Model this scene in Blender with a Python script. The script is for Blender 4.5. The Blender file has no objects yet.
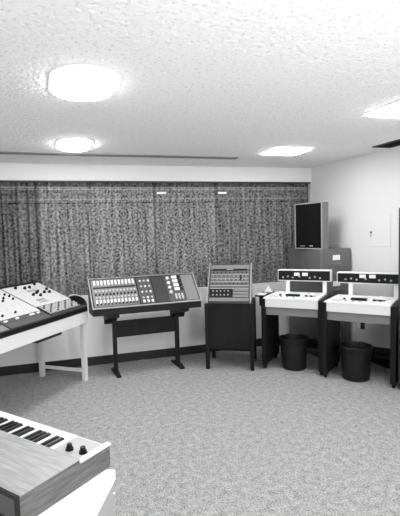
import bpy, bmesh, math, random
from mathutils import Matrix, Vector
random.seed(7)
C = bpy.context.scene.collection
S = bpy.context.scene
PI = math.pi
D, X, H = 5.525, 3.773, 2.5          # back wall, right wall, ceiling height
XL, YF = -2.3, -2.4                  # left wall, wall behind the camera

# ------------------------------------------------------------------ materials
def mat(name, v, rough=.6, spec=.4, metal=0., noise=None, bump=None, emit=None):
    """noise = (scale, amount, stretch xyz)  bump = (scale, strength, distance)"""
    m = bpy.data.materials.new(name); m.use_nodes = True
    nt = m.node_tree; n = nt.nodes; b = n['Principled BSDF']; L = nt.links.new
    b.inputs['Base Color'].default_value = (v, v, v, 1)
    b.inputs['Roughness'].default_value = rough
    b.inputs['Specular IOR Level'].default_value = spec
    b.inputs['Metallic'].default_value = metal
    tc = n.new('ShaderNodeTexCoord')
    if noise:
        sc, am, st = noise
        mp = n.new('ShaderNodeMapping'); mp.inputs['Scale'].default_value = st
        nz = n.new('ShaderNodeTexNoise'); nz.inputs['Scale'].default_value = sc; nz.inputs['Detail'].default_value = 5
        cr = n.new('ShaderNodeMapRange')
        cr.inputs['From Min'].default_value = .3; cr.inputs['From Max'].default_value = .7
        cr.inputs['To Min'].default_value = v*(1-am); cr.inputs['To Max'].default_value = min(v*(1+am), .95)
        L(tc.outputs['Object'], mp.inputs['Vector']); L(mp.outputs[0], nz.inputs['Vector'])
        L(nz.outputs['Fac'], cr.inputs['Value']); L(cr.outputs[0], b.inputs['Base Color'])
    if bump:
        sc, s, d = bump
        nb = n.new('ShaderNodeTexNoise'); nb.inputs['Scale'].default_value = sc; nb.inputs['Detail'].default_value = 3
        bp = n.new('ShaderNodeBump'); bp.inputs['Strength'].default_value = s; bp.inputs['Distance'].default_value = d
        L(tc.outputs['Object'], nb.inputs['Vector']); L(nb.outputs['Fac'], bp.inputs['Height']); L(bp.outputs[0], b.inputs['Normal'])
    if emit:
        b.inputs['Emission Color'].default_value = (1, 1, 1, 1); b.inputs['Emission Strength'].default_value = emit
    return m

LAMP = 24
M = {}
M['black'] = mat('black_paint', .006, .5, .25)
M['blackwood'] = mat('black_stained_wood', .007, .55, .22, noise=(14, .4, (1, 1, .12)))
M['charcoal'] = mat('charcoal_metal', .035, .5)
M['darkgrey'] = mat('dark_grey_metal', .07, .5)
M['midgrey'] = mat('mid_grey_metal', .18, .5)
M['grey'] = mat('grey_metal', .32, .45)
M['lightgrey'] = mat('light_grey_enamel', .5, .4)
M['strip'] = mat('module_grey_metal', .11, .5)
M['steel'] = mat('brushed_steel', .55, .35, .5, .3)
M['white'] = mat('white_enamel', .8, .35)
M['panel'] = mat('pale_console_panel', .50, .4, noise=(30, .1, (1, 1, 1)))
M['desk'] = mat('pale_grey_desk_paint', .66, .45)
M['cab'] = mat('grey_filing_steel', .13, .4, noise=(5, .1, (1, 1, 1)))
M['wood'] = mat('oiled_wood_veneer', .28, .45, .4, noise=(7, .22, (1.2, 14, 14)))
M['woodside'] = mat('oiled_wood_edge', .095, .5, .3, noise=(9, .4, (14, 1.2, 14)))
M['ivory'] = mat('white_key_plastic', .85, .25)
M['ebony'] = mat('black_key_plastic', .008, .3)
M['baffle'] = mat('black_speaker_cloth', .006, .9, .1)
M['plastic'] = mat('black_bin_plastic', .009, .45, .3)
M['paper'] = mat('white_paper', .85, .7)
M['wall'] = mat('painted_plaster', .74, .7, .2, noise=(1.3, .03, (1, 1, 1)), bump=(60, .15, .002))
M['lamp'] = mat('lamp_diffuser', .9, .5, emit=LAMP)
M['lampB'] = mat('lamp_diffuser_bright', .9, .5, emit=LAMP*1.8)
M['lampD'] = mat('lamp_diffuser_warm', .9, .5, emit=LAMP*1.05)
M['mark'] = mat('plain_white', .9, .6)
M['base'] = mat('black_vinyl_baseboard', .015, .5)

def block_wall():
    m = mat('painted_concrete_block', .76, .6, .25)
    nt = m.node_tree; n = nt.nodes; L = nt.links.new; b = n['Principled BSDF']
    tc = n.new('ShaderNodeTexCoord'); sp = n.new('ShaderNodeSeparateXYZ'); cb = n.new('ShaderNodeCombineXYZ')
    L(tc.outputs['Object'], sp.inputs[0]); L(sp.outputs['Y'], cb.inputs['X']); L(sp.outputs['Z'], cb.inputs['Y'])
    br = n.new('ShaderNodeTexBrick'); br.inputs['Scale'].default_value = 1
    br.inputs['Brick Width'].default_value = .41; br.inputs['Row Height'].default_value = .205
    br.inputs['Mortar Size'].default_value = .004; br.inputs['Mortar Smooth'].default_value = .6
    br.inputs['Color1'].default_value = (1, 1, 1, 1); br.inputs['Color2'].default_value = (.97, .97, .97, 1); br.inputs['Mortar'].default_value = (0, 0, 0, 1)
    L(cb.outputs[0], br.inputs['Vector'])
    nz = n.new('ShaderNodeTexNoise'); nz.inputs['Scale'].default_value = 45; L(tc.outputs['Object'], nz.inputs['Vector'])
    ad = n.new('ShaderNodeMath'); ad.operation = 'MULTIPLY_ADD'; ad.inputs[1].default_value = .35
    L(nz.outputs['Fac'], ad.inputs[0]); L(br.outputs['Color'], ad.inputs[2])
    bp = n.new('ShaderNodeBump'); bp.inputs['Strength'].default_value = .35; bp.inputs['Distance'].default_value = .004
    L(ad.outputs[0], bp.inputs['Height']); L(bp.outputs[0], b.inputs['Normal'])
    return m
M['block'] = block_wall()

def ceiling_mat():
    m = mat('stippled_ceiling_plaster', .86, .85, .1)
    nt = m.node_tree; n = nt.nodes; L = nt.links.new; b = n['Principled BSDF']
    tc = n.new('ShaderNodeTexCoord')
    vo = n.new('ShaderNodeTexVoronoi'); vo.inputs['Scale'].default_value = 34; vo.feature = 'SMOOTH_F1'
    wob = n.new('ShaderNodeTexNoise'); wob.inputs['Scale'].default_value = 26
    mx = n.new('ShaderNodeMix'); mx.data_type = 'VECTOR'; mx.inputs[0].default_value = .03
    L(tc.outputs['Object'], mx.inputs[4]); L(wob.outputs['Color'], mx.inputs[5]); L(tc.outputs['Object'], wob.inputs['Vector'])
    L(mx.outputs[1], vo.inputs['Vector'])
    nz = n.new('ShaderNodeTexNoise'); nz.inputs['Scale'].default_value = 48; nz.inputs['Detail'].default_value = 2
    L(tc.outputs['Object'], nz.inputs['Vector'])
    ad = n.new('ShaderNodeMath'); ad.operation = 'MULTIPLY_ADD'; ad.inputs[1].default_value = 1.2
    L(nz.outputs['Fac'], ad.inputs[0]); L(vo.outputs['Distance'], ad.inputs[2])
    bp = n.new('ShaderNodeBump'); bp.inputs['Strength'].default_value = .36; bp.inputs['Distance'].default_value = .009
    L(ad.outputs[0], bp.inputs['Height']); L(bp.outputs[0], b.inputs['Normal'])
    # shade in the small pits of the stipple coat, put into the base colour
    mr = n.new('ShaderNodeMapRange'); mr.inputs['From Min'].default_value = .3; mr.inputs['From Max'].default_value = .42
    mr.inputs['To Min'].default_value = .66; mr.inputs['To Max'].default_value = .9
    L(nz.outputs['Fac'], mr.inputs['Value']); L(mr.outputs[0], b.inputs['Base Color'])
    return m
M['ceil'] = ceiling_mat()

def carpet_mat():
    m = mat('grey_loop_carpet', .3, .95, .05)
    nt = m.node_tree; n = nt.nodes; L = nt.links.new; b = n['Principled BSDF']
    tc = n.new('ShaderNodeTexCoord')
    a = n.new('ShaderNodeTexNoise'); a.inputs['Scale'].default_value = 95; a.inputs['Detail'].default_value = 3
    c = n.new('ShaderNodeTexNoise'); c.inputs['Scale'].default_value = 22; c.inputs['Detail'].default_value = 4
    L(tc.outputs['Object'], a.inputs['Vector']); L(tc.outputs['Object'], c.inputs['Vector'])
    ad = n.new('ShaderNodeMath'); ad.operation = 'MULTIPLY_ADD'; ad.inputs[1].default_value = .45
    L(c.outputs['Fac'], ad.inputs[0]); L(a.outputs['Fac'], ad.inputs[2])
    mr = n.new('ShaderNodeMapRange'); mr.inputs['From Min'].default_value = .5; mr.inputs['From Max'].default_value = .95
    mr.inputs['To Min'].default_value = .14; mr.inputs['To Max'].default_value = .46
    L(ad.outputs[0], mr.inputs['Value']); L(mr.outputs[0], b.inputs['Base Color'])
    bp = n.new('ShaderNodeBump'); bp.inputs['Strength'].default_value = .6; bp.inputs['Distance'].default_value = .008
    L(a.outputs['Fac'], bp.inputs['Height']); L(bp.outputs[0], b.inputs['Normal'])
    return m
M['carpet'] = carpet_mat()

def curtain_mat(name, lo, hi, ring):
    """woven pattern: rosettes in rows, with a fine busy weave"""
    m = mat(name, .2, .9, .05)
    nt = m.node_tree; n = nt.nodes; L = nt.links.new; b = n['Principled BSDF']
    tc = n.new('ShaderNodeTexCoord')
    sp = n.new('ShaderNodeSeparateXYZ'); L(tc.outputs['Object'], sp.inputs[0])
    cb = n.new('ShaderNodeCombineXYZ'); L(sp.outputs['X'], cb.inputs['X']); L(sp.outputs['Z'], cb.inputs['Y'])
    mp = n.new('ShaderNodeMapping'); mp.inputs['Scale'].default_value = (7.5, 6.2, 1); L(cb.outputs[0], mp.inputs['Vector'])
    vo = n.new('ShaderNodeTexVoronoi'); vo.inputs['Scale'].default_value = 1; vo.inputs['Randomness'].default_value = .3; vo.voronoi_dimensions = '2D'
    L(mp.outputs[0], vo.inputs['Vector'])
    sn = n.new('ShaderNodeMath'); sn.operation = 'MULTIPLY'; sn.inputs[1].default_value = 26
    L(vo.outputs['Distance'], sn.inputs[0])
    si = n.new('ShaderNodeMath'); si.operation = 'SINE'; L(sn.outputs[0], si.inputs[0])
    nz = n.new('ShaderNodeTexNoise'); nz.inputs['Scale'].default_value = 30; nz.inputs['Detail'].default_value = 3; nz.inputs['Roughness'].default_value = .7
    L(cb.outputs[0], nz.inputs['Vector'])
    mv = n.new('ShaderNodeMapping'); mv.inputs['Scale'].default_value = (26, 1.6, 1); L(cb.outputs[0], mv.inputs['Vector'])
    nv = n.new('ShaderNodeTexNoise'); nv.inputs['Scale'].default_value = 1; nv.inputs['Detail'].default_value = 2; L(mv.outputs[0], nv.inputs['Vector'])
    av = n.new('ShaderNodeMath'); av.operation = 'MULTIPLY_ADD'; av.inputs[1].default_value = .45; L(nv.outputs['Fac'], av.inputs[0]); av.inputs[2].default_value = -.225
    a2 = n.new('ShaderNodeMath'); a2.operation = 'ADD'; L(av.outputs[0], a2.inputs[0]); L(nz.outputs['Fac'], a2.inputs[1])
    ad = n.new('ShaderNodeMath'); ad.operation = 'MULTIPLY_ADD'; ad.inputs[1].default_value = ring
    L(si.outputs[0], ad.inputs[0]); L(a2.outputs[0], ad.inputs[2])
    prev = ad
    for zc, wd_, am in ((1.190, .008, .14), (1.145, .006, -.12), (1.315, .010, .16)):
        cp = n.new('ShaderNodeMath'); cp.operation = 'COMPARE'; cp.inputs[1].default_value = zc; cp.inputs[2].default_value = wd_
        L(sp.outputs['Z'], cp.inputs[0])
        ml = n.new('ShaderNodeMath'); ml.operation = 'MULTIPLY_ADD'; ml.inputs[1].default_value = am
        L(cp.outputs[0], ml.inputs[0]); L(prev.outputs[0], ml.inputs[2]); prev = ml
    mr = n.new('ShaderNodeMapRange'); mr.inputs['From Min'].default_value = .3; mr.inputs['From Max'].default_value = .7
    mr.inputs['To Min'].default_value = lo; mr.inputs['To Max'].default_value = hi
    L(prev.outputs[0], mr.inputs['Value']); L(mr.outputs[0], b.inputs['Base Color'])
    return m
M['curtA'] = curtain_mat('woven_curtain_cloth', .02, .36, .03)
M['curtB'] = curtain_mat('rosette_curtain_cloth', .03, .37, .07)
M['curtD'] = curtain_mat('dark_woven_curtain_cloth', .006, .21, .03)
M['curtR'] = curtain_mat('grey_woven_curtain_cloth', .01, .30, .03)
M['curtH'] = curtain_mat('curtain_heading_cloth', .02, .16, .03)

# ------------------------------------------------------------------ mesh tools
class MB:
    def __init__(s, m=None): s.bm = bmesh.new(); s.m = m or Matrix()
    def _add(s, verts, m=None):
        t = s.m @ (m or Matrix())
        for v in verts: v.co = t @ v.co
        return s
    def box(s, x0, x1, y0, y1, z0, z1, bev=0., m=None):
        g = bmesh.ops.create_cube(s.bm, size=1)['verts']
        for v in g:
            v.co = Vector(((x0+x1)/2+v.co.x*(x1-x0), (y0+y1)/2+v.co.y*(y1-y0), (z0+z1)/2+v.co.z*(z1-z0)))
        if bev:
            ed = list({e for v in g for e in v.link_edges})
            r = bmesh.ops.bevel(s.bm, geom=ed, offset=bev, segments=2, affect='EDGES', profile=.6)
            g = list({v for f in r['faces'] for v in f.verts} | {v for v in g if v.is_valid})
        return s._add(g, m)
    def cyl(s, x, y, z0, z1, r0, r1=None, seg=20, m=None, cap=True):
        r1 = r0 if r1 is None else r1
        g = bmesh.ops.create_cone(s.bm, cap_ends=cap, segments=seg, radius1=r0, radius2=r1, depth=z1-z0)['verts']
        for v in g: v.co += Vector((x, y, (z0+z1)/2))
        return s._add(g, m)
    def prism(s, prof, x0, x1, m=None):       # prof: list of (y, z)
        a = [s.bm.verts.new((x0, y, z)) for y, z in prof]; b = [s.bm.verts.new((x1, y, z)) for y, z in prof]
        n = len(prof); s.bm.faces.new(a); s.bm.faces.new(b[::-1])
        for i in range(n): s.bm.faces.new((a[i], b[i], b[(i+1) % n], a[(i+1) % n]))
        return s._add(a+b, m)
    def lathe(s, prof, x=0, y=0, seg=36, m=None):  # prof: list of (r, z)
        rings = [[s.bm.verts.new((x+r*math.cos(2*PI*k/seg), y+r*math.sin(2*PI*k/seg), z)) for k in range(seg)] for r, z in prof]
        for a, b in zip(rings, rings[1:]):
            for k in range(seg): s.bm.faces.new((a[k], a[(k+1) % seg], b[(k+1) % seg], b[k]))
        s.bm.faces.new(rings[0][::-1]); s.bm.faces.new(rings[-1])
        return s._add([v for r in rings for v in r], m)
    def tube(s, pts, r, seg=8):
        pts = [Vector(p) for p in pts]; rings = []
        for i, p in enumerate(pts):
            t = (pts[min(i+1, len(pts)-1)]-pts[max(i-1, 0)]).normalized()
            a = t.orthogonal().normalized() if i == 0 else (prev - t*prev.dot(t)).normalized()
            prev = a; b = t.cross(a)
            rings.append([s.bm.verts.new(p+r*(a*math.cos(2*PI*k/seg)+b*math.sin(2*PI*k/seg))) for k in range(seg)])
        for u, v in zip(rings, rings[1:]):
            for k in range(seg): s.bm.faces.new((u[k], u[(k+1) % seg], v[(k+1) % seg], v[k]))
        s.bm.faces.new(rings[0][::-1]); s.bm.faces.new(rings[-1])
        return s._add([v for r in rings for v in r])
    def build(s, name, m, parent=None, smooth=False):
        bmesh.ops.recalc_face_normals(s.bm, faces=s.bm.faces)
        me = bpy.data.meshes.new(name); s.bm.to_mesh(me); s.bm.free()
        if smooth:
            for f in me.polygons: f.use_smooth = True
            me.set_sharp_from_angle(angle=math.radians(35))
        me.materials.append(m)
        o = bpy.data.objects.new(name, me); C.objects.link(o)
        if parent: o.parent = parent
        return o
def bez(p0, p1, p2, p3, n=16):
    p0, p1, p2, p3 = map(Vector, (p0, p1, p2, p3)); out = []
    for i in range(n+1):
        t = i/n; out.append(p0*(1-t)**3+p1*3*t*(1-t)**2+p2*3*t*t*(1-t)+p3*t**3)
    return out
def mark(o, label, cat, group=None):
    o['label'] = label; o['category'] = cat
    if group: o['group'] = group
    return o
def thing(name, label, cat, loc=(0, 0, 0), rz=0, group=None):
    o = bpy.data.objects.new(name, None); C.objects.link(o); o.location = loc; o.rotation_euler = (0, 0, rz)
    return mark(o, label, cat, group)
def struct(o): o['kind'] = 'structure'; return o
def copy_tree(o, parent=None):
    c = o.copy(); C.objects.link(c)
    if parent: c.parent = parent
    for ch in list(o.children): copy_tree(ch, c)
    return c
def slope(x0, y0, z0, dy, dz):
    """local frame of a tilted panel: X along, Y up the slope, Z out of it"""
    l = math.hypot(dy, dz); a = math.atan2(dz, dy)
    return Matrix.Translation((x0, y0, z0)) @ Matrix.Rotation(a, 4, 'X'), l

# ------------------------------------------------------------------ the room
T = .15
CZ0, CZ1, CX1 = .89, 2.305, 3.768           # curtained recess in the back wall
struct(MB().box(XL-T, X+T, YF-T, D+.35, -.1, 0).build('floor', M['carpet']))
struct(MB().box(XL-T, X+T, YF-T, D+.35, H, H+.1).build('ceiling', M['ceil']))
w = MB()
w.box(XL-T, X+T, D, D+.3, 0, CZ0); w.box(XL-T, X+T, D, D+.3, CZ1, H); w.box(CX1, X+T, D, D+.3, CZ0, CZ1)
w.box(XL-T, XL+.05, D, D+.3, CZ0, CZ1); w.box(XL+.05, CX1, D+.2, D+.3, CZ0, CZ1)
struct(w.build('wall_back', M['wall']))
struct(MB().box(X, X+T, YF, D, 0, H).build('wall_right', M['block']))
struct(MB().box(XL-T, XL, YF, D, 0, H).build('wall_left', M['wall']))
struct(MB().box(XL, X, YF-T, YF, 0, H).build('wall_front', M['wall']))
struct(MB().box(XL, X, D-.012, D, 0, .11, .003).build('baseboard_back', M['base']))
struct(MB().box(X-.012, X, YF, D-.012, 0, .11, .003).build('baseboard_right', M['base']))
# painted access panel on the right wall
ap = thing('access_panel', 'white painted access panel flush with the bright block wall, small dark latch', 'panel', (X, 4.19, 1.40), -PI/2)
MB().box(-.17, .17, -.006, 0, 0, .36, .003).build('panel_door', M['block'], ap)
lt = MB(); lt.cyl(0, 0, 0, .012, .012, m=Matrix.Translation((-.13, -.006, .17)) @ Matrix.Rotation(PI/2, 4, 'X'))
lt.tube([(-.13, -.012, .17), (-.125, -.018, .15), (-.132, -.016, .12)], .004)
l = lt.build('latch', M['midgrey'], ap); l['label'] = 'small dark latch with a hanging loop'

# ceiling lights
def ceiling_lamp(x, y, sx, sy, rnd, label, lm='lamp', drop=.02):
    t = thing('ceiling_light', label, 'light', (x, y, H), 0, 'ceiling lights')
    g = MB(); n = 8; top = []; bot = []
    for cx, cy, a0 in ((sx-rnd, sy-rnd, 0), (-sx+rnd, sy-rnd, PI/2), (-sx+rnd, -sy+rnd, PI), (sx-rnd, -sy+rnd, 1.5*PI)):
        for k in range(n+1):
            a = a0+k*PI/2/n
            top.append((cx+rnd*math.cos(a), cy+rnd*math.sin(a)))
    f = MB(); N = len(top); k1 = (sx+.012)/sx; k2 = (sy+.012)/sy
    ring = [[f.bm.verts.new((p[0]*q, p[1]*r_, z)) for p in top] for q, r_, z in ((1, 1, -.001), (1, 1, -.006), (k1, k2, -.006), (k1, k2, 0))]
    for u, v in zip(ring, ring[1:]):
        for i in range(N): f.bm.faces.new((u[i], u[(i+1) % N], v[(i+1) % N], v[i]))
    f.build('frame', M['white'], t)
    a = [g.bm.verts.new((p[0]*.99, p[1]*.99, -.001)) for p in top]; b = [g.bm.verts.new((p[0]*.9, p[1]*.9, -drop)) for p in top]
    g.bm.faces.new(a[::-1]); g.bm.faces.new(b)
    for i in range(len(a)): g.bm.faces.new((a[i], a[(i+1) % len(a)], b[(i+1) % len(a)], b[i]))
    g.build('diffuser', M[lm], t)
    return t
ceiling_lamp(.285, 2.64, .18, .29, .175, 'large glowing rounded ceiling light, the nearest one at upper left')
ceiling_lamp(.36, 4.35, .155, .28, .15, 'rounded glowing ceiling light just in front of the slot vent, above the left desk', 'lampB')
ceiling_lamp(2.64, 4.34, .22, .19, .01, 'square glowing ceiling light toward the right rear corner', 'lampD')
ceiling_lamp(2.66, 2.67, .22, .22, .01, 'square ceiling light cut by the right edge of the photo')
for x, y in ((.3, .6), (2.65, .6), (.3, -1.3), (2.65, -1.3)):  # unseen lights added to lift the dark ceiling
    ceiling_lamp(x, y, .21, .21, .01, 'square ceiling light added as unseen fill behind the camera')

t = thing('slot_vent', 'long narrow slot vent in the ceiling parallel to the curtains', 'vent', (0, 4.8, H))
f = MB(); f.box(XL+.2, 2.29, 0, .012, -.012, 0); f.box(XL+.2, 2.29, .075, .087, -.012, 0); f.box(2.28, 2.29, .012, .075, -.012, 0)
f.build('vent_frame', M['midgrey'], t)
MB().box(XL+.2, 2.28, .012, .075, -.004, 0).build('slot', M['darkgrey'], t)
t = thing('ceiling_grille', 'dark square air grille in the ceiling by the right wall', 'vent', (3.61, 3.80, H))
f = MB(); f.box(-.12, .12, -.2, -.188, -.01, 0); f.box(-.12, .12, .188, .2, -.01, 0); f.box(-.12, -.108, -.188, .188, -.01, 0); f.box(.108, .12, -.188, .188, -.01, 0)
f.build('grille_frame', M['charcoal'], t)
f = MB(); f.box(-.108, .108, -.188, .188, -.002, 0)
for k in range(9): f.box(-.108, .108, -.17+k*.04, -.165+k*.04, -.010, -.002)
f.build('louvre', M['black'], t)

# ------------------------------------------------------------------ curtains in the recess
def curtain(x0, x1, m, label, amp=.018, wl=.105, ph=0., white=False):
    yc = D+.035; n = int((x1-x0)/.007); rows = [CZ0+.004, CZ0+.3, 1.6, 2.05, 2.22]
    def pt(x, z):
        k = min(1, (x-x0)/.03, (x1-x)/.03)
        wv = math.sin((x-x0)/wl*2*PI+ph)+.45*math.sin((x-x0)/(wl*.43)*2*PI+1.3+ph)+.3*math.sin((x-x0)/.37*2*PI+ph)
        return (x, yc+amp*wv*(.75+.35*(2.29-z))-(1-k)*-.03, z)
    t = thing('curtain', label, 'curtain', ((x0+x1)/2, yc, CZ0), 0, 'curtains along the back wall')
    off = Vector(t.location)
    def sheet(rows, name, mm, dy=0):
        b = MB(); g = []
        for z in rows: g.append([b.bm.verts.new(Vector(pt(x0+(x1-x0)*i/n, z))-off+Vector((0, dy, 0))) for i in range(n+1)])
        for r0, r1 in zip(g, g[1:]):
            for i in range(n): b.bm.faces.new((r0[i], r0[i+1], r1[i+1], r1[i]))
        o = b.build(name, mm, t, smooth=True); return o
    sheet(rows, 'drape', m)
    sheet([2.22, 2.25, 2.285], 'heading', M['curtH'])
    MB().box(x0-off.x+.01, x1-off.x-.01, -.024, -.021, 2.222-off.z, 2.230-off.z).build('heading_cord', M['grey'], t)
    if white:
        b = MB(); b.box(x0+.02-off.x, x0+.145-off.x, -.034, -.031, 2.14-off.z, 2.165-off.z)  # plain white strip in front of the curtain top
        q = b.build('white_strip', M['mark'], t); q['label'] = 'short bright white strip at the top left of the curtain'
    return t
curtain(-2.2, -1.15, M['curtA'], 'patterned curtain hidden far to the left of the photo')
curtain(-1.15, -.02, M['curtD'], 'dark folded curtain at the left edge behind the left desk', ph=.7, amp=.022, wl=.14)
curtain(-.02, .62, M['curtA'], 'speckled curtain above the left mixing console, left of the rosette curtains', ph=2, amp=.017)
curtain(.62, 1.45, M['curtB'], 'rosette curtain directly above the fader console left half', ph=1, amp=.017, wl=.14)
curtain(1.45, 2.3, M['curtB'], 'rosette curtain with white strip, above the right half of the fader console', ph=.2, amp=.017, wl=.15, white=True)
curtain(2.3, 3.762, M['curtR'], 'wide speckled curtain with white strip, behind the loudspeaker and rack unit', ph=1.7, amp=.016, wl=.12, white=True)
r = thing('curtain_rail', 'thin dark rail along the top of all the curtains', 'rail', (0, D+.03, CZ1))
MB().box(XL+.06, CX1, -.02, .10, -.018, 0).build('track', M['charcoal'], r)

# ------------------------------------------------------------------ left desk and console
DA = math.atan2(.788, .615)
desk = thing('desk', 'pale painted desk with square legs at the left, carrying the angled mixing console', 'desk', (.47, 4.95, 0), DA)
W = -1.75
MB().box(W, 0, 0, .025, .665, .79, .003).build('apron', M['desk'], desk)
MB().box(-.025, 0, .025, .66, .69, .79, .002).build('apron', M['desk'], desk)
MB().box(W, 0, .0, .67, .79, .80, .002).build('desktop', M['charcoal'], desk)
for x, y in ((-.055, .026), (-.055, .61), (W+.005, .026), (W+.005, .61)):
    MB().box(x, x+.05, y, y+.05, 0, .79, .003).build('leg', M['desk'], desk)
MB().box(-.045, -.02, .076, .61, .10, .135, .002).build('stretcher', M['desk'], desk)
MB().box(W+.01, W+.035, .076, .61, .10, .135, .002).build('stretcher', M['desk'], desk)
MB().box(-.75, -.35, .10, .45, .60, .70, .01).build('equipment_tray', M['charcoal'], desk)

con = thing('mixing_console', 'wide black-edged mixing console with pale sloping panels on the left desk', 'mixing console', (.47, 4.95, .80), DA)
MB().prism([(-.004, 0), (.66, 0), (.66, .325), (.642, .325), (.635, .303), (-.004, .036)], W, -.004).build('case', M['black'], con)
sm, sl = slope(0, -.004, .037, .655, .272)
def pan(t0, t1, x0, x1, th, m, name, bev=.002, lab=None):
    o = MB(sm).box(x0, x1, t0*sl, t1*sl, 0, th, bev).build(name, m, con)
    if lab: o['label'] = lab
    return o
MOD = [(-.61, -.02), (-1.2, -.63), (W+.02, -1.22)]
for i, (a, b) in enumerate(MOD):
    if i == 0:
        pan(.33, .975, a, b, .006, M['panel'], 'module_panel')
        pan(.10, .32, a+.03, b-.03, .005, M['grey'], 'fader_panel', lab='grey panel of small faders at the front of the right module')
        pan(.02, .09, a, b, .004, M['charcoal'], 'front_strip')
    else:
        pan(.235, .975, a, b, .006, M['panel'], 'module_panel')
        pan(.15, .225, a, b, .004, M['darkgrey'], 'switch_strip')
        pan(.02, .14, a, b, .006, M['midgrey'] if i == 2 else M['darkgrey'], 'armrest_panel')
def knob(x, t, r=.013, h=.02, m=None, z0=.006):
    k = MB(sm); k.cyl(x, t*sl, z0, z0+h*.45, r, r, 14); k.cyl(x, t*sl, z0+h*.45, z0+h, r*.8, r*.7, 14)
    return k.build('knob', m or M['black'], con, smooth=True)
for x, t in ((-.135, .925), (-.456, .91), (-.351, .861), (-.273, .861), (-.318, .67), (-.396, .636), (-.322, .583), (-.204, .646), (-.134, .623), (-.10, .72), (-.27, .70)):
    knob(x, t, .017, .026)
for x, t in ((-.705, .793), (-.781, .711), (-.838, .645), (-.684, .732), (-.699, .643), (-.78, .80), (-.86, .80), (-.919, .318), (-1.095, .308), (-1.3, .7), (-1.4, .7), (-1.5, .7)):
    knob(x, t, .012, .02)
pan(.74, .79, -.38, -.24, .012, M['grey'], 'meter_strip'); pan(.40, .45, -.47, -.34, .012, M['grey'], 'meter_strip'); pan(.47, .50, -.47, -.34, .010, M['midgrey'], 'meter_strip')
for i in range(13):
    for j in range(5):
        MB(sm).box(-.565+i*.041, -.550+i*.041, (.115+j*.042)*sl, (.135+j*.042)*sl, .005, .016, .002).build('fader_cap', M['lightgrey'] if (j*2+i) % 3 else M['charcoal'], con)
for x, t in ((-.808, .185), (-.78, .185), (-1.15, .18), (-.70, .185), (-1.0, .185)):
    MB(sm).box(x-.02, x+.02, (t-.012)*sl, (t+.012)*sl, .004, .016, .002).build('push_button', M['white'], con)

for k in range(6):
    a = Vector((-.006, .26+.022*k, .135+.006*k))
    e = Vector((-.006, .015+.012*k, .022+.006*k))
    zc = .155-.02*k
    b = MB(); b.tube(bez(a, (.085+.006*k, .24, zc+.01), (.105-.006*k, .05, zc-.015), e, 20), .012)
    q = b.build('cable', M['plastic'], con, smooth=True); q['label'] = 'thick black cable looping out of the right end'
b = MB(); b.tube(bez((-.006, .24, .15), (.10, .22, .19), (.125, .06, .12), (-.004, .03, .04), 18), .007)
q = b.build('cable', M['lightgrey'], con, smooth=True); q['label'] = 'pale cable'

# ------------------------------------------------------------------ fader console on its stand
FA = math.radians(2.5); FW = 1.295
fs = thing('console_stand', 'black stand with two splayed-foot legs under the fader console', 'stand', (.51, 4.82, 0), FA)
for x in (.26, 1.035):
    MB().box(x, x+.045, .22, .27, .03, .742, .003).build('post', M['black'], fs)
    b = MB(); b.prism([(.07, 0), (.43, 0), (.43, .02), (.30, .045), (.19, .045), (.07, .02)], x-.002, x+.047); b.build('foot', M['black'], fs)
    b = MB(); b.prism([(.06, .742), (.28, .742), (.28, .60), (.24, .60), (.20, .66), (.06, .70)], x-.09 if x < .5 else x-.05, x+.05 if x < .5 else x+.12); b.build('bracket', M['black'], fs)
MB().box(.305, 1.035, .235, .255, .43, .625, .002).build('modesty_panel', M['blackwood'], fs)
fc = thing('fader_console', 'sloping fader console with rows of white switches and a pale rim, on the black stand', 'mixing console', (.51, 4.82, .742), FA)
MB().prism([(.0, 0), (.30, 0), (.30, .395), (.27, .385), (0, .078)], .006, FW-.006).build('case', M['black'], fc)
sm2, sl2 = slope(0, 0, .079, .27, .308)
b = MB(sm2); b.box(0, FW, -.006, .010, 0, .014, .003); b.box(0, FW, sl2-.008, sl2, 0, .014, .003); b.box(0, .013, .010, sl2-.008, 0, .014, .003); b.box(FW-.013, FW, .010, sl2-.008, 0, .014, .003)
b.build('rim', M['grey'], fc)
def p2(x0, x1, t0, t1, z0, z1, m, name, bev=.001, lab=None):
    o = MB(sm2).box(x0, x1, t0*sl2, t1*sl2, z0, z1, bev).build(name, m, fc)
    if lab: o['label'] = lab
    return o
p2(.03, .545, .06, .955, 0, .004, M['midgrey'], 'channel_panel')
p2(.56, .735, .06, .955, 0, .004, M['darkgrey'], 'routing_panel')
p2(.745, .90, .06, .955, 0, .004, M['charcoal'], 'blank_panel', lab='plain dark panel')
p2(.905, 1.11, .06, .955, 0, .004, M['darkgrey'], 'master_panel')
p2(1.12, 1.27, .06, .955, 0, .004, M['midgrey'], 'blank_panel', lab='plain pale panel at the right end')
p2(.045, .535, .655, .70, .004, .008, M['black'], 'divider_strip')
for i in range(12):
    x = .065+i*.041
    p2(x-.009, x+.009, .76, .90, .004, .018, M['white'], 'switch')
    p2(x-.009, x+.009, .13, .27, .004, .012, M['white'], 'fader_scale')
    p2(x-.009, x+.009, .10, .15, .012, .022, M['black'], 'fader_cap')
    for j in range(3):
        k = MB(sm2); k.cyl(x, (.34+j*.11)*sl2, .004, .018, .012, .010, 10); k.build('knob', M['black'] if j % 2 else M['lightgrey'], fc, smooth=True)
for i in range(3):
    x = .60+i*.05
    for j in range(4):
        k = MB(sm2); k.cyl(x, (.25+j*.19)*sl2, .004, .016, .013, .011, 10); k.build('knob', M['white'] if (i+j) % 2 else M['lightgrey'], fc, smooth=True)
    p2(x-.012, x+.012, .09, .17, .004, .012, M['white'], 'fader_scale')
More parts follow.
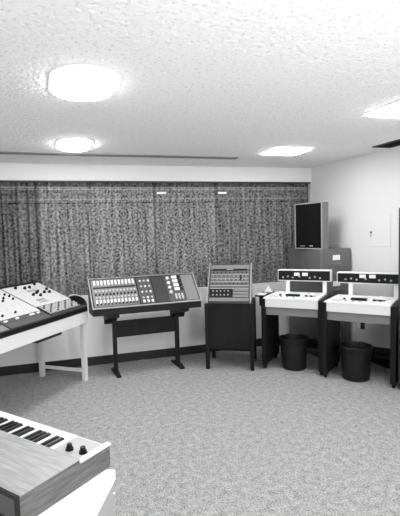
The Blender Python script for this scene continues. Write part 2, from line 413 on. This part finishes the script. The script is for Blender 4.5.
for j in range(4):
    k = MB(sm2); k.cyl(.945, (.36+j*.165)*sl2, .004, .020, .02, .017, 16); k.build('knob', M['white'], fc, smooth=True)
    p2(1.0, 1.062, .41+j*.14, .50+j*.14, .004, .018, M['white'], 'illuminated_key')
    p2(1.075, 1.10, .41+j*.14, .50+j*.14, .004, .014, M['black'], 'switch')
for i in range(3): p2(.985+i*.04, 1.005+i*.04, .12, .30, .004, .012, M['lightgrey'], 'fader_cap')

# ------------------------------------------------------------------ black table and tilted rack unit
TA = math.radians(-30.5); TW = .57
tb = thing('equipment_table', 'low black table with deep front panel, between the fader console and the tape decks', 'table', (1.82, 4.83, 0), TA)
TD = .52
MB().box(0, TW, 0, TD, .765, .79, .004).build('tabletop', M['blackwood'], tb)
MB().box(.045, TW-.045, .012, .03, .25, .765).build('front_panel', M['blackwood'], tb)
MB().box(.012, .03, .045, TD-.045, .25, .765).build('side_panel', M['blackwood'], tb)
MB().box(TW-.03, TW-.012, .045, TD-.045, .25, .765).build('side_panel', M['blackwood'], tb)
for x, y in ((0, 0), (TW-.045, 0), (0, TD-.045), (TW-.045, TD-.045)):
    MB().box(x, x+.045, y, y+.045, 0, .765, .003).build('leg', M['blackwood'], tb)
MB().box(.045, TW-.045, TD-.035, TD-.015, .10, .14).build('stretcher', M['blackwood'], tb)
MB().box(TW-.03, TW-.012, .045, TD-.045, .10, .14).build('stretcher', M['blackwood'], tb)
ru = thing('rack_unit', 'steep grey rack unit packed with module strips, standing on the black table', 'rack unit', (1.86, 4.86, .79), math.radians(-30))
RW = .52
MB().prism([(0, 0), (.40, 0), (.40, .43), (.31, .43), (.012, .012)], .012, RW-.012).build('case', M['charcoal'], ru)
for x in (0, RW-.012):
    MB().prism([(-.012, 0), (.40, 0), (.40, .445), (.30, .445), (-.012, .012)], x, x+.012).build('side_cheek', M['grey'], ru)
sm3, sl3 = slope(0, .012, .013, .298, .417)
def p3(x0, x1, t0, t1, z1, m, name, z0=0, lab=None):
    o = MB(sm3).box(x0, x1, t0*sl3, t1*sl3, z0, z1, .001).build(name, m, ru)
    if lab: o['label'] = lab
p3(.024, RW-.024, .86, .985, .004, M['midgrey'], 'top_panel')
p3(.05, RW-.05, .84, .875, .008, M['black'], 'dark_slot'); p3(.22, .30, .845, .87, .010, M['grey'], 'name_plate', .008)
rows = [(.73, .82), (.62, .71), (.53, .61), (.43, .51), (.35, .42)]
for i, (a, c) in enumerate(rows):
    p3(.024, RW-.024, a, c, .007, M['strip'], 'module_strip')
    p3(.03, RW-.03, a-.014, a-.004, .010, M['steel'], 'strip_rail')
for i in range(3): p3(.31, RW-.03, .12+i*.075, .18+i*.075, .007, M['midgrey'], 'module_strip')
p3(.03, .30, .12, .335, .006, M['black'], 'patch_panel')
for i in range(5):
    for j in range(2): MB(sm3).cyl(.07+i*.045, (.17+.1*j)*sl3, .006, .016, .010, .009, 10).build('jack', M['grey'], ru)
p3(.024, RW-.024, .01, .10, .007, M['midgrey'], 'bottom_panel')
for i in range(9):
    for j, (a, c) in enumerate(rows[:4]): 
        MB(sm3).cyl(.06+i*.05, (a+c)/2*sl3, .007, .017, .009, .007, 8).build('knob', M['black'] if (i*3+j) % 3 == 0 else M['grey'], ru)
p3(.385, .41, .56, .70, .016, M['black'], 'meter', .007)

# ------------------------------------------------------------------ tape decks
def tape_deck(x, y, ang, w, label, variant):
    t = thing('tape_deck', label, 'tape machine', (x, y, 0), ang, 'tape decks across the right corner')
    dp = .568; z = .853
    for a, b in ((-.03, .018), (w, w+.05)):
        sp_ = MB().box(a, b, -.004, dp, .05, z-.016, .004).build('side_panel', M['blackwood'], t)
        for yy in (.05, dp-.06):
            c = MB(); c.cyl(0, 0, -.012, .012, .025, seg=18, m=Matrix.Translation(((a+b)/2, yy, .025)) @ Matrix.Rotation(PI/2, 4, 'Y'))
            c.box((a+b)/2-.018, (a+b)/2+.018, yy-.012, yy+.012, .042, .052); c.build('caster', M['black'], t, smooth=False)
    MB().box(-.004, w+.004 if variant else w-.002, 0, dp, z-.018, z, .005).build('deck_plate', M['white'], t)
    MB().box(.018, w, .004, dp-.01, .742, z-.018, .002).build('transport_case', M['desk'], t)
    MB().box(.018, w, .03, dp-.02, .645, .742, .002).build('drawer_panel', M['midgrey'], t)
    MB().box(.018, w, dp-.06, dp-.04, .20, .28).build('stretcher', M['black'], t)
    MB().box(.018, w, dp-.20, dp-.06, .20, .215).build('shelf', M['black'], t)
    # transport
    cx = w*.5
    for s in (-1, 1):
        b = MB(); b.lathe([(.095, z), (.095, z+.008), (.03, z+.010), (.028, z+.022), (.012, z+.024)], cx+s*.17, dp*.62, 32)
        b.build('reel_turntable', M['white'], t, smooth=True)
    MB().box(cx-.09, cx+.07, .15, .20, z, z+.026, .006).build('head_cover', M['black'], t)
    for s in (-.16, .14, .2): MB().cyl(cx+s, .18, z, z+.02, .015, .013, 16).build('roller', M['charcoal'], t, smooth=True)
    MB().box(cx+.12, cx+.24, .20, .24, z, z+.010, .003).build('button_row', M['charcoal'] if variant else M['grey'], t)
    MB().box(cx-.26, cx-.16, .06, .10, z, z+.010, .003).build('button_row', M['lightgrey'], t)
    for s in (-.12, -.05, .02): MB().cyl(cx+s, .08, z, z+.014, .013, .011, 12).build('knob', M['grey'], t, smooth=True)
    # meter bridge on posts
    for a in (.125, w-.045): MB().box(a, a+.045, dp-.05, dp-.01, z, 1.0, .003).build('bridge_post', M['white'], t)
    bx = 0 if variant else .03; zt = 1.122 if variant else 1.135
    br = MB().box(bx, w+.055, dp-.07, dp+.04, .995, zt, .006).build('meter_bridge', M['white'], t)
    MB().box(bx+.010, w+.045, dp-.074, dp-.069, 1.006, zt-.012, .001).build('meter_panel', M['black'], br)
    fy = dp-.074
    for a in (w*.44, w*.60): MB().box(a-.033, a+.033, fy-.008, fy, 1.062, 1.10, .002).build('level_meter', M['white'], br)
    for k, a in enumerate((.10, .16, .22, w*.49, w-.19, w-.13, w-.07)):
        c = MB(); c.cyl(0, 0, 0, .014, .012, .010, 12, m=Matrix.Translation((a, fy, 1.04+.012*(k % 2))) @ Matrix.Rotation(PI/2, 4, 'X'))
        c.build('knob', M['grey'], br, smooth=True)
    return t
d1 = tape_deck(2.457, 4.565, -.802, .615, 'white-topped tape deck with meter bridge on the left, in front of the loudspeaker', 0)
d2 = tape_deck(2.892, 4.017, -.904, .645, 'white-topped tape deck with meter bridge on the right, next to the dark end cabinet', 1)
b = MB(); b.tube(bez((.26, .30, .66), (.24, .28, .50), (.30, .30, .46), (.32, .30, .60), 14), .006)
q = b.build('hanging_cord', M['lightgrey'], d2, smooth=True); q['label'] = 'pale loop of cord under the deck'
b = MB(); b.box(.305, .345, .28, .32, .52, .645, .006); b.build('cord_plug', M['black'], d2)

# ------------------------------------------------------------------ waste bins
def bin_(x, y, label):
    t = thing('waste_bin', label, 'bin', (x, y, 0), 0, 'black waste bins under the tape decks')
    MB().lathe([(.13, 0), (.138, .01), (.158, .335), (.165, .337), (.165, .353), (.158, .355), (.152, .335), (.13, .015)], 0, 0, 40).build('bin_body', M['plastic'], t, smooth=True)
    b = MB(); seg = 48; rr = []
    for r_, z_ in ((.170, .295), (.173, .36), (.160, .37), (.148, .335)):
        rr.append([b.bm.verts.new((r_*(1+.01*math.sin(5*a+1)+.006*math.sin(13*a))*math.cos(a), r_*(1+.01*math.sin(5*a+1)+.006*math.sin(13*a))*math.sin(a), z_+.004*math.sin(7*a+z_*30))) for a in [2*PI*k/seg for k in range(seg)]])
    for u, v in zip(rr, rr[1:]):
        for k in range(seg): b.bm.faces.new((u[k], u[(k+1) % seg], v[(k+1) % seg], v[k]))
    b.build('bin_liner', M['black'], t, smooth=True)
bin_(2.80, 4.48, 'black waste bin under the left tape deck')
bin_(3.20, 3.90, 'black waste bin with folded rim under the right tape deck')

# ------------------------------------------------------------------ filing cabinet, loudspeaker
fb = thing('filing_cabinet', 'tall grey filing cabinet in the corner behind the tape decks', 'filing cabinet', (3.31, 4.66, 0))
MB().box(0, .445, .012, .75, 0, 1.375, .012).build('cabinet_body', M['cab'], fb)
for k in range(4):
    z0 = .05+k*.328
    dr = MB().box(.014, .431, 0, .014, z0, z0+.318, .004).build('drawer', M['cab'], fb)
    MB().box(.17, .275, -.004, 0, z0+.20, z0+.262, .001).build('label_card', M['paper'], dr)
    MB().box(.17, .275, -.022, 0, z0+.145, z0+.165, .004).build('drawer_pull', M['midgrey'], dr)
ls = thing('loudspeaker', 'tall loudspeaker with black front and pale sides, standing on the filing cabinet', 'speaker', (3.36, 4.70, 1.375), math.atan2(.97, -.24))
# local x runs along the front (to the far end), local y points into the room
LW, LH, LD = .445, .59, .115
b = MB(); b.box(0, LW, -LD, -.002, 0, LH, .006); b.build('cabinet', M['midgrey'], ls)
b = MB()
for a, c, e, g in ((0, LW, 0, .013), (0, LW, LH-.013, LH), (0, .009, .013, LH-.013), (LW-.012, LW, .013, LH-.013)): b.box(a, c, -.002, .014, e, g, .002)
b.build('front_frame', M['grey'], ls)
MB().box(.009, LW-.012, -.002, .006, .013, LH-.013).build('grille', M['baffle'], ls)
MB().box(.15, .20, .006, .009, .035, .045).build('badge', M['steel'], ls)
MB().box(.28, .36, .006, .008, .035, .043).build('badge', M['grey'], ls)

# dark cabinet at the right edge
rk = thing('tall_cabinet', 'tall dark cabinet standing against the right wall at the photo edge', 'cabinet', (3.352, 2.996, 0))
MB().box(0, .41, 0, .48, .04, 1.81, .006).build('cabinet_body', M['charcoal'], rk)
MB().box(.02, .39, .02, .46, 0, .04).build('plinth', M['black'], rk)
MB().box(-.006, 0, .02, .46, .06, 1.79, .001).build('cabinet_door', M['charcoal'], rk)

# papers beside the left deck, on its side shelf
MB().box(-.15, -.0305, .12, .56, .838, .853, .002).build('side_shelf', M['black'], d1)
MB().box(-.15, -.0305, .30, .32, .70, .838, .002).build('shelf_bracket', M['black'], d1)
def on_deck(x, y):
    c, s_ = math.cos(-.802), math.sin(-.802); return (2.457+x*c-y*s_, 4.565+x*s_+y*c, .853)
pp = thing('folded_paper', 'white folded paper standing like a tent beside the left tape deck', 'paper', on_deck(-.085, .47), -2.0)
b = MB(); b.prism([(-.055, 0), (-.004, .082), (.055, 0)], -.045, .045); b.build('sheet', M['paper'], pp)
pq = thing('paper_pile', 'low pile of white papers beside the left tape deck, in front of the folded paper', 'paper', on_deck(-.09, .22), -.7)
for i in range(3): MB().box(-.045, .045, -.06, .06, .004*i, .004*i+.0035, m=Matrix.Rotation(.1*i-.1, 4, 'Z')).build('sheet', M['paper'], pq)

# ------------------------------------------------------------------ keyboard in the foreground
KA = math.atan2(.773, -.634)
st = thing('keyboard_stand', 'white-topped grey stand with rivets, under the wooden keyboard', 'stand', (.212, 1.482, 0), math.atan2(.43, -.90))
# local x runs away to the left, local y toward the camera
MB().box(0, 1.1, 0, .58, .775, .81, .003).build('stand_top', M['white'], st)
MB().box(.004, 1.09, .004, .57, .0, .775).build('stand_body', M['grey'], st)
for k in range(5):
    c = MB(); c.cyl(0, 0, 0, .004, .006, .005, 12, m=Matrix.Translation((.004, .022, .735-.088*k)) @ Matrix.Rotation(-PI/2, 4, 'Y')); c.build('rivet', M['steel'], st, smooth=True)
kb = thing('keyboard', 'wooden keyboard synthesizer seen from behind, white keys and two black knobs', 'keyboard', (.20, 1.505, .81), KA)
KL = 1.12
z1 = .094
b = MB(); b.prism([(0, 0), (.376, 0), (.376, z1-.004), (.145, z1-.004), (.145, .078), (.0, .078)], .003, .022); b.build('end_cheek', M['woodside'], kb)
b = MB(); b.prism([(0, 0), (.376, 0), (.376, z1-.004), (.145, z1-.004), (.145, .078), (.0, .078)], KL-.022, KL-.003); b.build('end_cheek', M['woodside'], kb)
MB().box(.0, .019, -.004, .141, .078, .086, .001).build('cheek_cap', M['desk'], kb)
MB().box(.0, KL, .141, .378, z1-.004, z1, .0015).build('top_board', M['wood'], kb)
MB().box(.022, KL-.022, 0, .372, .0, .03).build('key_bed', M['woodside'], kb)
MB().box(.024, KL-.024, -.003, .006, .0, .072, .002).build('front_rail', M['white'], kb)
MB().box(.024, .155, .006, .140, .03, .076, .001).build('control_panel', M['grey'], kb)
for x, y in ((.105, .092), (.048, .084)):
    k = MB(); k.cyl(x, y, .076, .084, .0145, .0135, 20); k.cyl(x, y, .084, .098, .010, .009, 16); k.build('knob', M['black'], kb, smooth=True)
wk = .0235; nW = int((KL-.03-.158)/wk)
for i in range(nW):
    MB().box(.158+i*wk, .158+(i+1)*wk-.0012, .004, .140, .055, .078, .0012).build('white_key', M['ivory'], kb)
    if i % 7 not in (2, 6) and i < nW-1:
        x = .158+(i+1)*wk
        MB().prism([(.048, .078), (.140, .078), (.140, .089), (.056, .089)], x-.0054, x+.0054).build('black_key', M['ebony'], kb)
b = MB(); b.box(0, KL, .376, .386, 0, .012); b.box(0, KL, .376, .386, z1-.012, z1); b.box(0, .012, .376, .386, .012, z1-.012); b.box(KL-.012, KL, .376, .386, .012, z1-.012)
b.build('back_trim', M['black'], kb)
MB().box(.012, KL-.012, .373, .380, .012, z1-.012).build('back_panel', M['darkgrey'], kb)

# ------------------------------------------------------------------ light, camera
wd = bpy.data.worlds.new('World'); S.world = wd; wd.use_nodes = True
wd.node_tree.nodes['Background'].inputs[0].default_value = (1, 1, 1, 1); wd.node_tree.nodes['Background'].inputs[1].default_value = 0.0

cam = bpy.data.cameras.new('Camera'); co = bpy.data.objects.new('Camera', cam); C.objects.link(co)
yaw, pitch, roll, fpx, h = 0.29688, 0.072277, -0.030545, 439.7, 1.62335
cx, cy = 175.468, 265.554
fw = Vector((math.sin(yaw)*math.cos(pitch), math.cos(yaw)*math.cos(pitch), -math.sin(pitch)))
r0 = Vector((math.cos(yaw), -math.sin(yaw), 0)); u0 = r0.cross(fw)
rr = math.cos(roll)*r0+math.sin(roll)*u0; uu = -math.sin(roll)*r0+math.cos(roll)*u0
mw = Matrix((( rr.x, uu.x, -fw.x, 0), (rr.y, uu.y, -fw.y, 0), (rr.z, uu.z, -fw.z, h), (0, 0, 0, 1)))
co.matrix_world = mw
# added fill lamp behind the camera, turned up to brighten the ceiling
al = bpy.data.lights.new('fill_lamp', 'AREA'); al.shape = 'DISK'; al.size = .9; al.energy = 62; al.spread = math.radians(115)
ao = bpy.data.objects.new('fill_lamp', al); C.objects.link(ao); ao.location = (1.5, -1.7, .95)
ao.rotation_euler = Vector((-.10, .74, .62)).to_track_quat('-Z', 'Y').to_euler()
cam.sensor_fit = 'VERTICAL'; cam.sensor_height = 36; cam.lens = 36*fpx/516
cam.shift_x = (200-cx)/516; cam.shift_y = (cy-258)/516
cam.clip_start = .05
S.camera = co
S.view_settings.view_transform = 'Standard'; S.view_settings.look = 'None'; S.view_settings.gamma = 1
S.view_settings.exposure = 0.6
